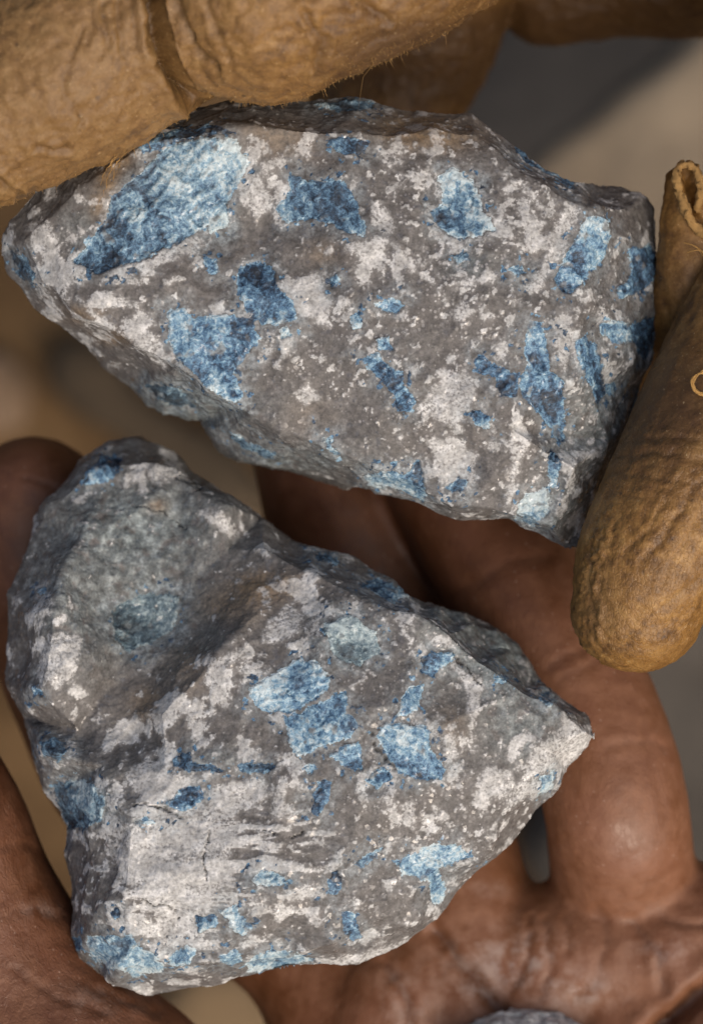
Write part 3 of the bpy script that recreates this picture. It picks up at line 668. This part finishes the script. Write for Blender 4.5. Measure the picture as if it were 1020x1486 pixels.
rock_lower = build_rock('blue_flecked_rock', out2, fr2, 400, 57, [(200, 850, 130, 170, 0.7), (100, 1150, 50, 250, 0.5), (600, 850, 150, 40, 0.6), (240, 1250, 90, 90, 0.3)], [(560, 1220, 200, 130, 0.12), (600, 950, 160, 90, 0.08), (780, 1100, 100, 80, 0.1), (220, 860, 120, 110, -0.2), (350, 1000, 120, 60, 0.05), (250, 1250, 150, 120, 0.1)], [(250, 1270, 150, 110, 1.0), (450, 1220, 120, 60, 0.7)], cr2, pa2, d2,
    [(385, 850, 45, 20, 0.9), (330, 880, 50, 25, 0.5), (270, 960, 40, 40, 0.35), (215, 1020, 25, 25, 0.5), (655, 1050, 25, 30, 0.25), (230, 735, 15, 12, 0.5)],
    [(200, 760, 120, 70, 1.0), (220, 890, 80, 70, 0.8), (100, 880, 60, 90, 0.5), (760, 1060, 60, 50, 0.6), (500, 930, 50, 40, 0.5), (130, 1150, 50, 40, 0.5), (730, 940, 90, 70, 1.0), (320, 1100, 60, 20, 0.3), (640, 890, 40, 30, 0.5)],
    [(185, 1070, 30, 26), (230, 890, 60, 10), (120, 1075, 25, 14), (640, 1010, 28, 5), (725, 1030, 28, 6)],
    [([(538, 1062), (552, 1090), (574, 1132)], 4.5), ([(262, 1186), (240, 1175), (195, 1168)], 2.2), ([(305, 1205), (303, 1240), (300, 1275)], 1.5), ([(210, 1312), (235, 1316), (260, 1330)], 2.0), ([(380, 1205), (420, 1212), (450, 1205)], 1.4), ([(650, 945), (680, 970), (705, 1000)], 1.4),
     ([(200, 735), (245, 745), (270, 770)], 1.6), ([(250, 690), (290, 705), (275, 715)], 2.0)],
    [(560, 1000, 170, 120, 0.7), (560, 1230, 180, 120, 0.75), (720, 1050, 60, 80, 0.8), (400, 980, 100, 70, 0.3), (210, 870, 80, 80, 0.15)],
    'angular grey rock with a dark hollow and blue crystals, lying in the bare hand')

# ------------------------------------------------------------------ the bare hand
def finish_skin(V, F, it): return smooth(V, F, it, 0.6)
hs = Soup()
hs.tube([(610, 640, -430, 84), (655, 705, -405, 96), (715, 800, -370, 103), (775, 900, -320, 106), (845, 1020, -280, 106), (878, 1110, -255, 106), (894, 1180, -250, 106), (905, 1270, -335, 108), (920, 1360, -400, 120), (930, 1480, -380, 150), (900, 1800, -380, 200)])       # little finger
hs.tube([(445, 580, -520, 88), (468, 660, -520, 104), (505, 760, -520, 118), (545, 880, -510, 118), (600, 1040, -500, 112), (645, 1220, -420, 104), (665, 1330, -390, 120), (700, 1500, -400, 160), (720, 1800, -400, 220)])     # ring finger
hs.tube([(215, 800, -540, 88), (260, 930, -540, 100), (350, 1120, -520, 104), (470, 1300, -460, 110), (560, 1450, -420, 130), (650, 1800, -400, 200)])                                                  # middle finger
hs.tube([(50, 740, -360, 108), (72, 850, -390, 110), (118, 1000, -430, 106), (190, 1150, -470, 104), (330, 1290, -470, 100), (455, 1395, -440, 108), (560, 1560, -420, 170), (600, 1800, -400, 220)])     # index finger
hs.tube([(-165, 1060, -130, 118), (-105, 1190, -150, 140), (-62, 1320, -165, 152), (0, 1440, -175, 165), (105, 1605, -190, 208), (330, 1830, -330, 240), (600, 1900, -400, 240)])                     # thumb
hs.tube([(780, 1445, -365, 120), (700, 1600, -360, 160), (640, 1800, -380, 220)])
hs.tube([(590, 1440, -370, 118), (560, 1560, -380, 140)])
hs.tube([(1085, 1540, -260, 128), (1040, 1700, -280, 190), (900, 1850, -360, 240)])
hs.tube([(965, 1385, -330, 118), (1010, 1420, -320, 110)])
hs.tube([(650, 1800, -400, 260), (630, 2000, -420, 260)], sides=28)
hs.tube([(690, 1375, -390, 92), (790, 1378, -350, 98), (900, 1385, -330, 104), (1010, 1360, -330, 104), (1110, 1330, -360, 100)])
HV, HF = remesh(hs.V, hs.F, 7.0)
HV = smooth(HV, HF, 8)
HN = normals(HV, HF); hx, hy = unproject(HV)
front = sstep(-0.2, 0.3, HN[:, 2])
disp = fbm(HV, 90, 3, 5)*3; line = np.zeros(len(HV))
cwx = hx+fbm(HV, 25, 2, 8)*8; cwy = hy+fbm(HV, 25, 2, 9)*8
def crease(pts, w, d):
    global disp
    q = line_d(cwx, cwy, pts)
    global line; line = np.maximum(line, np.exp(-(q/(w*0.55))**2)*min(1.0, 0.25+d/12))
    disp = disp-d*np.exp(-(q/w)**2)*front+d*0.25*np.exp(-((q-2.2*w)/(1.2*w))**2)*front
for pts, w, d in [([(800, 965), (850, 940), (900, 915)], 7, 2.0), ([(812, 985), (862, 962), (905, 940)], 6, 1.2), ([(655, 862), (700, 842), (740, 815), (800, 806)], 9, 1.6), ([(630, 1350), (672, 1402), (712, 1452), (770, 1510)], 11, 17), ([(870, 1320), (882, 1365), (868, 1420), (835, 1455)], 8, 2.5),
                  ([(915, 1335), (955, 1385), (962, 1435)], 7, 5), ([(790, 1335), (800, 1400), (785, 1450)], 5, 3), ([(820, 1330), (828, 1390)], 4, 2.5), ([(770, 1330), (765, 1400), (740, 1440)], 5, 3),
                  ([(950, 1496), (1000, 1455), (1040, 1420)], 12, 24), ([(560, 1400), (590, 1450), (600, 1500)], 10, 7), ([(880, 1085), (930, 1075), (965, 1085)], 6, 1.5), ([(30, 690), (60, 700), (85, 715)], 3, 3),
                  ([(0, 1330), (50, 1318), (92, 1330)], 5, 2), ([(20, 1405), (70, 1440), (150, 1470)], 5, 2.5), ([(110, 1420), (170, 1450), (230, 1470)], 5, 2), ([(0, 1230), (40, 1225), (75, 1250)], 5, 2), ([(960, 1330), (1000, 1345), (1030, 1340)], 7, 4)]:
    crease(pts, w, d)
# fine skin ridges on the thumb and finger pads
th = sstep(330, 200, hx)*sstep(1080, 1160, hy)
ph = (hy*0.9+hx*0.35+fbm(HV, 70, 3, 31)*45)
disp += th*np.sin(ph/4.2)*0.45*front
ph2 = np.hypot(hx-900, (hy-1200)*0.7)+fbm(HV, 60, 3, 33)*22
disp += np.exp(-((hx-900)/110)**2-((hy-1180)/110)**2)*np.sin(ph2/3.6)*0.2*front
pl = np.exp(-((hx-860)/170)**2-((hy-1390)/70)**2)
disp += pl*np.sin((hx*0.95+fbm(HV, 80, 3, 35)*40)/4.6)*0.35*front
wk = 1-np.abs(fbm(HV*np.array((1.0, 0.45, 1.0)), 45, 3, 36)); disp -= sstep(0.88, 1.0, wk)*0.8*front*sstep(1000, 1150, hy)
HV = HV+HN*disp[:, None]
palm = sstep(520, 900, hx*0.8+hy*0.25)*0.95
palm = np.clip(palm*sstep(700, 1150, hy+0.25*(hx-600)), 0.0, 1)
palm = np.maximum(palm, 0.30*sstep(250, 0, hx)*sstep(1100, 1250, hy))
dust = np.clip(blobs(hx, hy, [(735, 1395, 75, 40, 1.0), (840, 1440, 50, 26, 1.1), (690, 1440, 30, 20, 0.7), (590, 1440, 40, 40, 0.5), (600, 1480, 40, 20, 0.5), (960, 1380, 40, 20, 0.7), (760, 1400, 20, 8, 0.8), (150, 1450, 60, 25, 0.35), (60, 1320, 30, 14, 0.5), (915, 1225, 28, 30, 0.35), (710, 1290, 25, 14, 0.5)]), 0, 1)
horg = np.array((*W(600, 1800, 0)[:2], -600.0))
hme = new_mesh('bare_hand', HV, HF, origin=horg)
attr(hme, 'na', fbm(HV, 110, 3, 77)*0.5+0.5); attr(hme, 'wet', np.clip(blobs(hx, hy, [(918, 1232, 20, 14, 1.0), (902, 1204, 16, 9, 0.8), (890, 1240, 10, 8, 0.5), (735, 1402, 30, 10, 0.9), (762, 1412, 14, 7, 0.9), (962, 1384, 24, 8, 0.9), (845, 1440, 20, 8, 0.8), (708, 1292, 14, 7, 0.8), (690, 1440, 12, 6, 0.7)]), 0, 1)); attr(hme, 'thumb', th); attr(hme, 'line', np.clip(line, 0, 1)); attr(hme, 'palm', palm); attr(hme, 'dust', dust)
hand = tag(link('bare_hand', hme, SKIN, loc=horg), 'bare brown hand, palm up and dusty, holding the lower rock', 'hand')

# small grey dusty stone in the palm, at the bottom edge
ps = Soup(); ps.tube([(690, 1560, -235, 74), (760, 1546, -225, 82), (830, 1562, -235, 72)])
PV, PF = remesh(ps.V, ps.F, 3.0); PN = normals(PV, PF)
PV = PV+PN*(fbm(PV, 60, 4, 71)*9+worley_facets(PV, 26, 72)*5+fbm(PV, 8, 2, 73)*2)[:, None]
porg = np.array((*W(760, 1535, -220)[:2], -290.0)); pme = new_mesh('grey_pebble', PV, PF, origin=porg)
for a, v in dict(wash=0, na=0.62, nb=0.5, pale=1.0, blue=0, tone=0.5, teal=0, green=0, stain=0, speck=1.0, crack=0).items(): attr(pme, a, np.full(len(PV), v))
tag(link('grey_pebble', pme, ROCK, loc=porg), 'small grey dusty stone in the palm at the bottom edge', 'pebble')

# ------------------------------------------------------------------ the leather glove
gs = Soup()
gs.tube([(-25, 165, 70, 136), (90, 88, 75, 163), (215, -10, 35, 176), (400, -190, -40, 200), (620, -380, -60, 220)])                 # fingertip over the left end
gs.tube([(378, -15, 100, 168), (470, -52, 100, 168), (600, -122, 85, 170), (740, -260, 20, 190), (800, -400, -60, 230)])               # next finger
gs.tube([(540, 200, -600, 100), (588, 60, -590, 130), (630, -90, -500, 145), (720, -300, -300, 190)])                             # finger behind the rock
gs.tube([(800, -20, -560, 88), (900, -55, -540, 110), (1020, -85, -480, 128), (1000, -300, -300, 200)])                             # finger in the background
gs.tube([(925, 880, 20, 98), (944, 820, 30, 112), (990, 730, 20, 122), (1058, 590, -20, 128), (1140, 420, -70, 135), (1220, 160, -120, 150), (1150, -200, -140, 200), (900, -450, -120, 260)])   # thumb
gs.tube([(990, 268, -70, 26), (1000, 320, -75, 44), (1010, 390, -90, 62), (1020, 465, -140, 78), (1075, 530, -180, 92), (1140, 500, -180, 95), (1210, 330, -150, 110)])                                                # crumpled finger end
gs.tube([(850, -450, -100, 290), (870, -620, -110, 290)], sides=28)
gs.tube([(925, 650, -400, 58), (965, 510, -380, 72), (1080, 390, -330, 90), (1210, 250, -220, 110)])                             # finger end behind the rock
gs.tube([(640, -330, 60, 250), (860, -330, 40, 260), (1060, -300, -20, 240)])                                                # knuckles of the fist, out of view, bulk added to shade the rear fingers
GV, GF = remesh(gs.V, gs.F, 4.9)
GV = smooth(GV, GF, 3)
GN = normals(GV, GF); gx, gy = unproject(GV)
gfront = sstep(-0.2, 0.3, GN[:, 2])
dirt = np.zeros(len(GV))
gth = 1-0.72*sstep(800, 880, gx)*sstep(450, 560, gy)
dis = (fbm(GV, 110, 4, 51)*9 + fbm(GV, 45, 3, 53)*4 + fbm(GV, 20, 4, 52, 0.6)*4.0 + fbm(GV, 9, 2, 55)*0.6)*gth
gwx = gx+fbm(GV, 30, 2, 58)*10; gwy = gy+fbm(GV, 30, 2, 59)*10
def gline(pts, w, d, ridge=0.0, side=1):
    global dis
    if min(p[0] for p in pts) > 800: w *= 0.8; d *= 0.45; ridge *= 0.35
    q = line_d(gwx, gwy, pts)
    global dirt; dirt = np.maximum(dirt, np.exp(-(q/(w*0.9))**2)*max(0.0, min(1.0, d/9.0)))
    dis = dis-d*np.exp(-(q/w)**2)*gfront+ridge*np.exp(-((q-2.4*w)/(1.1*w))**2)*gfront
for a in [([(226, -20), (230, 40), (243, 95), (268, 135), (300, 158)], 10, 40, 10), ([(258, -10), (268, 40), (292, 80), (315, 105)], 4, 6, 1.5), ([(120, 40), (108, 75), (92, 112), (98, 145), (122, 172), (112, 190)], 4, 3, 1.0),
          ([(150, 0), (152, 40), (160, 75)], 3.2, 4, 1.2), ([(170, -5), (170, 45), (182, 85)], 3.2, 4, 1.2), ([(190, -5), (192, 35), (205, 75)], 3.2, 3.5, 1.2), ([(132, 0), (134, 30), (128, 60)], 3.2, 3, 1), ([(300, 0), (320, 60), (335, 100)], 4, 4, 1.2),
          ([(0, 262), (22, 275), (34, 292)], 4, 7, 4), ([(28, 290), (52, 276)], 4, 9, 0), ([(50, 218), (100, 216)], 4, 4, 2), ([(440, 20), (470, 60), (460, 110)], 6, 5, 3), ([(520, 0), (560, 30)], 6, 5, 3),
          ([(900, 640), (960, 632), (1020, 640)], 5, 4, 3), ([(890, 665), (950, 655), (1020, 668)], 5, 5, 3), ([(885, 690), (940, 690), (1000, 700)], 4, 4, 3), ([(880, 715), (930, 722), (985, 735)], 4, 4, 2), ([(1010, 700), (970, 770), (930, 820)], 5, 5, 3),
          ([(1020, 740), (985, 800), (955, 850)], 4, 4, 3), ([(985, 690), (940, 770), (905, 800)], 4, 4, 3), ([(1020, 840), (960, 880)], 6, 4, 2)]:
    gline(*a)
# rough, pitted strip along the thumb's worn edge
edge = np.exp(-((gx-855-0.35*np.maximum(0, 830-gy))/26)**2)*sstep(700, 800, gy)*sstep(700, 800, gx)
fl = sstep(780, 700, gx)
wr = 1-np.abs(fbm(GV, 30, 4, 65, 0.6)); dis -= fl*sstep(0.85, 1.0, wr)*2.2
dis += edge*fbm(GV, 9, 3, 61)*9
gr = sstep(800, 900, gx)*sstep(520, 640, gy)
wr = 1-np.abs(fbm(GV*np.array((1.0, 0.55, 1.0)), 17, 3, 63)); dis -= gr*sstep(0.86, 1.0, wr)*1.4
wr = 1-np.abs(fbm(GV*np.array((0.5, 1.0, 1.0)), 20, 2, 64)); dis -= gr*sstep(0.88, 1.0, wr)*1.3*sstep(860, 700, gy)
gline([(884, 770), (868, 830), (866, 880), (874, 935)], 5, -5, 0)
# the crumpled finger end is hollow
loop_poly = [(986, 246), (1004, 244), (1012, 262), (1012, 290), (1018, 320), (1030, 340), (1012, 326), (996, 296)]
sdl = poly_sd(gx, gy, loop_poly); dis -= sstep(2, -9, sdl)*26*(gx > 960)*gfront
GV = GV+GN*dis[:, None]
grain_m = sstep(800, 900, gx)*sstep(560, 660, gy)
worn = np.clip(sstep(520, 200, gx)*0.85+blobs(gx, gy, [(870, 880, 30, 80, 0.6)]), 0, 1)*sstep(1000, 900, gy)
painted_shade = np.clip(blobs(gx, gy, [(930, 620, 90, 90, 0.75), (1000, 560, 60, 90, 0.65), (610, 95, 160, 90, 1.2), (900, 30, 170, 80, 1.5), (990, 400, 60, 80, 0.5)]), 0, 1)*(1-0.6*worn)  # shade on rear fingers, upper thumb and crumpled end, put into the colour
gorg = np.array((*W(850, -400, 0)[:2], -350.0))
gme = new_mesh('work_glove', GV, GF, origin=gorg)
for a, d in (('grain', grain_m), ('worn', worn), ('painted_shade', painted_shade), ('dirt', dirt), ('na', fbm(GV, 90, 3, 66)*0.5+0.5), ('nb', fbm(GV, 34, 3, 67)*0.5+0.5)): attr(gme, a, d)
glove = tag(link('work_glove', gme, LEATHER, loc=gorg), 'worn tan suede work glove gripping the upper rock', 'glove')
def gpart(name, pts, mat, sides=8, rough=0.0, seed=1, step=3.0):
    s = Soup(); s.tube(pts, sides=sides, step=step)
    V = np.array(s.V); F = s.F
    if rough: V = V+np.stack([fbm(V, 6, 3, seed+k) for k in range(3)], 1)*rough
    me = bpy.data.meshes.new(name); me.from_pydata([tuple((v-gorg)*U) for v in V], [], F); me.update()
    me.polygons.foreach_set('use_smooth', np.ones(len(me.polygons), bool))
    if mat is LEATHER:
        for a in ('grain', 'worn', 'painted_shade'): attr(me, a, np.full(len(V), 0.1))
    return link(name, me, mat, glove)
gpart('seam_welt', [(987, 238, -34, 4), (981, 254, -27, 6.5), (985, 278, -25, 5.5), (993, 300, -24, 7), (1003, 322, -24, 6.5), (1017, 338, -27, 7.5), (1036, 350, -33, 7)], FUZZ, 12, 7.0, 81)
gpart('seam_welt', [(984, 242, -33, 4), (996, 238, -30, 6), (1008, 244, -30, 5.5), (1014, 260, -31, 6.5), (1016, 280, -32, 6), (1011, 302, -38, 6)], FUZZ, 12, 7.0, 85)
for k, (o, w) in enumerate(((0, 1.7), (2.2, 1.3), (-2.0, 1.4), (1.0, 1.0))):
    gpart('thread_loop', [(1034+o, 543, 100, w), (1020, 540+o, 107, w), (1008-o, 546, 110, w), (1004-o*0.8, 557, 109, w), (1009, 567+o, 107, w), (1022+o, 573+o, 100, w), (1034, 571-o*2, 92, w)], THREAD, 6, 2.6, 87+k*3)
for k, (x0, y0, x1, y1) in enumerate([(992, 352, 1020, 372), (996, 366, 1024, 368), (1006, 356, 1026, 384), (1018, 400, 1014, 428)]):
    zz = -20 if y0 > 100 else -140
    gpart('loose_thread', [(x0, y0, zz, 0.8), ((x0+x1)/2+3, (y0+y1)/2-4, zz+8, 1.1), (x1, y1, zz, 0.8)], THREAD, 5, 0.8, 90+k)
for k in range(4):
    r = random.Random(300+k); x0 = 190+r.uniform(-12, 10); y0 = 192+r.uniform(-8, 6); w = r.uniform(0.4, 0.8); ln = r.uniform(45, 105); b = r.uniform(-14, 10)
    gpart('frayed_strand', [(x0, y0, 90, w), (x0-ln*0.16+b*0.3, y0+ln*0.35, 84, w*1.1), (x0-ln*0.32+b, y0+ln*0.7, 80, w*0.9), (x0-ln*0.42+b*r.uniform(0.3, 1.6), y0+ln, 78, w*0.4)], FUZZ, 6, 4.0, 120+k)
# suede nap: short fibres standing off the leather
sel = np.where((gx > -30) & (gx < 1050) & (gy > -40) & (gy < 990) & (GN[:, 2] > -0.35) & (GV[:, 2] > -140))[0]
wts = 0.35+2.5*np.exp(-((gx[sel]-470)/170)**2)*sstep(-60, 60, gy[sel])*(gx[sel] < 760)+1.2*(np.abs(GN[sel, 2]) < 0.35)*(gx[sel] < 760)
wts = wts*np.where(gx[sel] > 820, 0.25, 1.0)
pick = rng.choice(sel, 1500, replace=False, p=wts/wts.sum())
FV = []; FF = []
for i in pick:
    p = GV[i]; nn = GN[i]; L = rng.gamma(2.0, 1.9)*(1.0 if gx[i] < 800 else 0.6)
    if rng.random() < 0.012: L *= 3.5
    d = nn*0.75+rng.normal(0, 0.65, 3)+np.array((0.0, -0.35, 0)); d /= np.linalg.norm(d)
    s = np.cross(d, (0.3, 0.5, 0.8)); s /= np.linalg.norm(s); t2 = np.cross(d, s); w = rng.uniform(0.28, 0.55)
    mid = p+d*L*0.5; tip = p+d*L+np.array(rng.normal(0, 0.25, 3))*L+np.array((0, -0.15, 0))*L
    b = len(FV)
    for c, ww in ((p-nn, w), (mid, w*0.8)):
        for a in (0, 2.09, 4.19): FV.append(c+ww*(math.cos(a)*s+math.sin(a)*t2))
    FV.append(tip)
    for j in range(3):
        k = (j+1) % 3
        FF += [(b+j, b+k, b+3+k), (b+j, b+3+k, b+3+j), (b+3+j, b+3+k, b+6)]
fz = link('suede_nap', new_mesh('suede_nap', np.array(FV), np.array(FF), origin=gorg), FUZZ, glove); fz['kind'] = 'stuff'
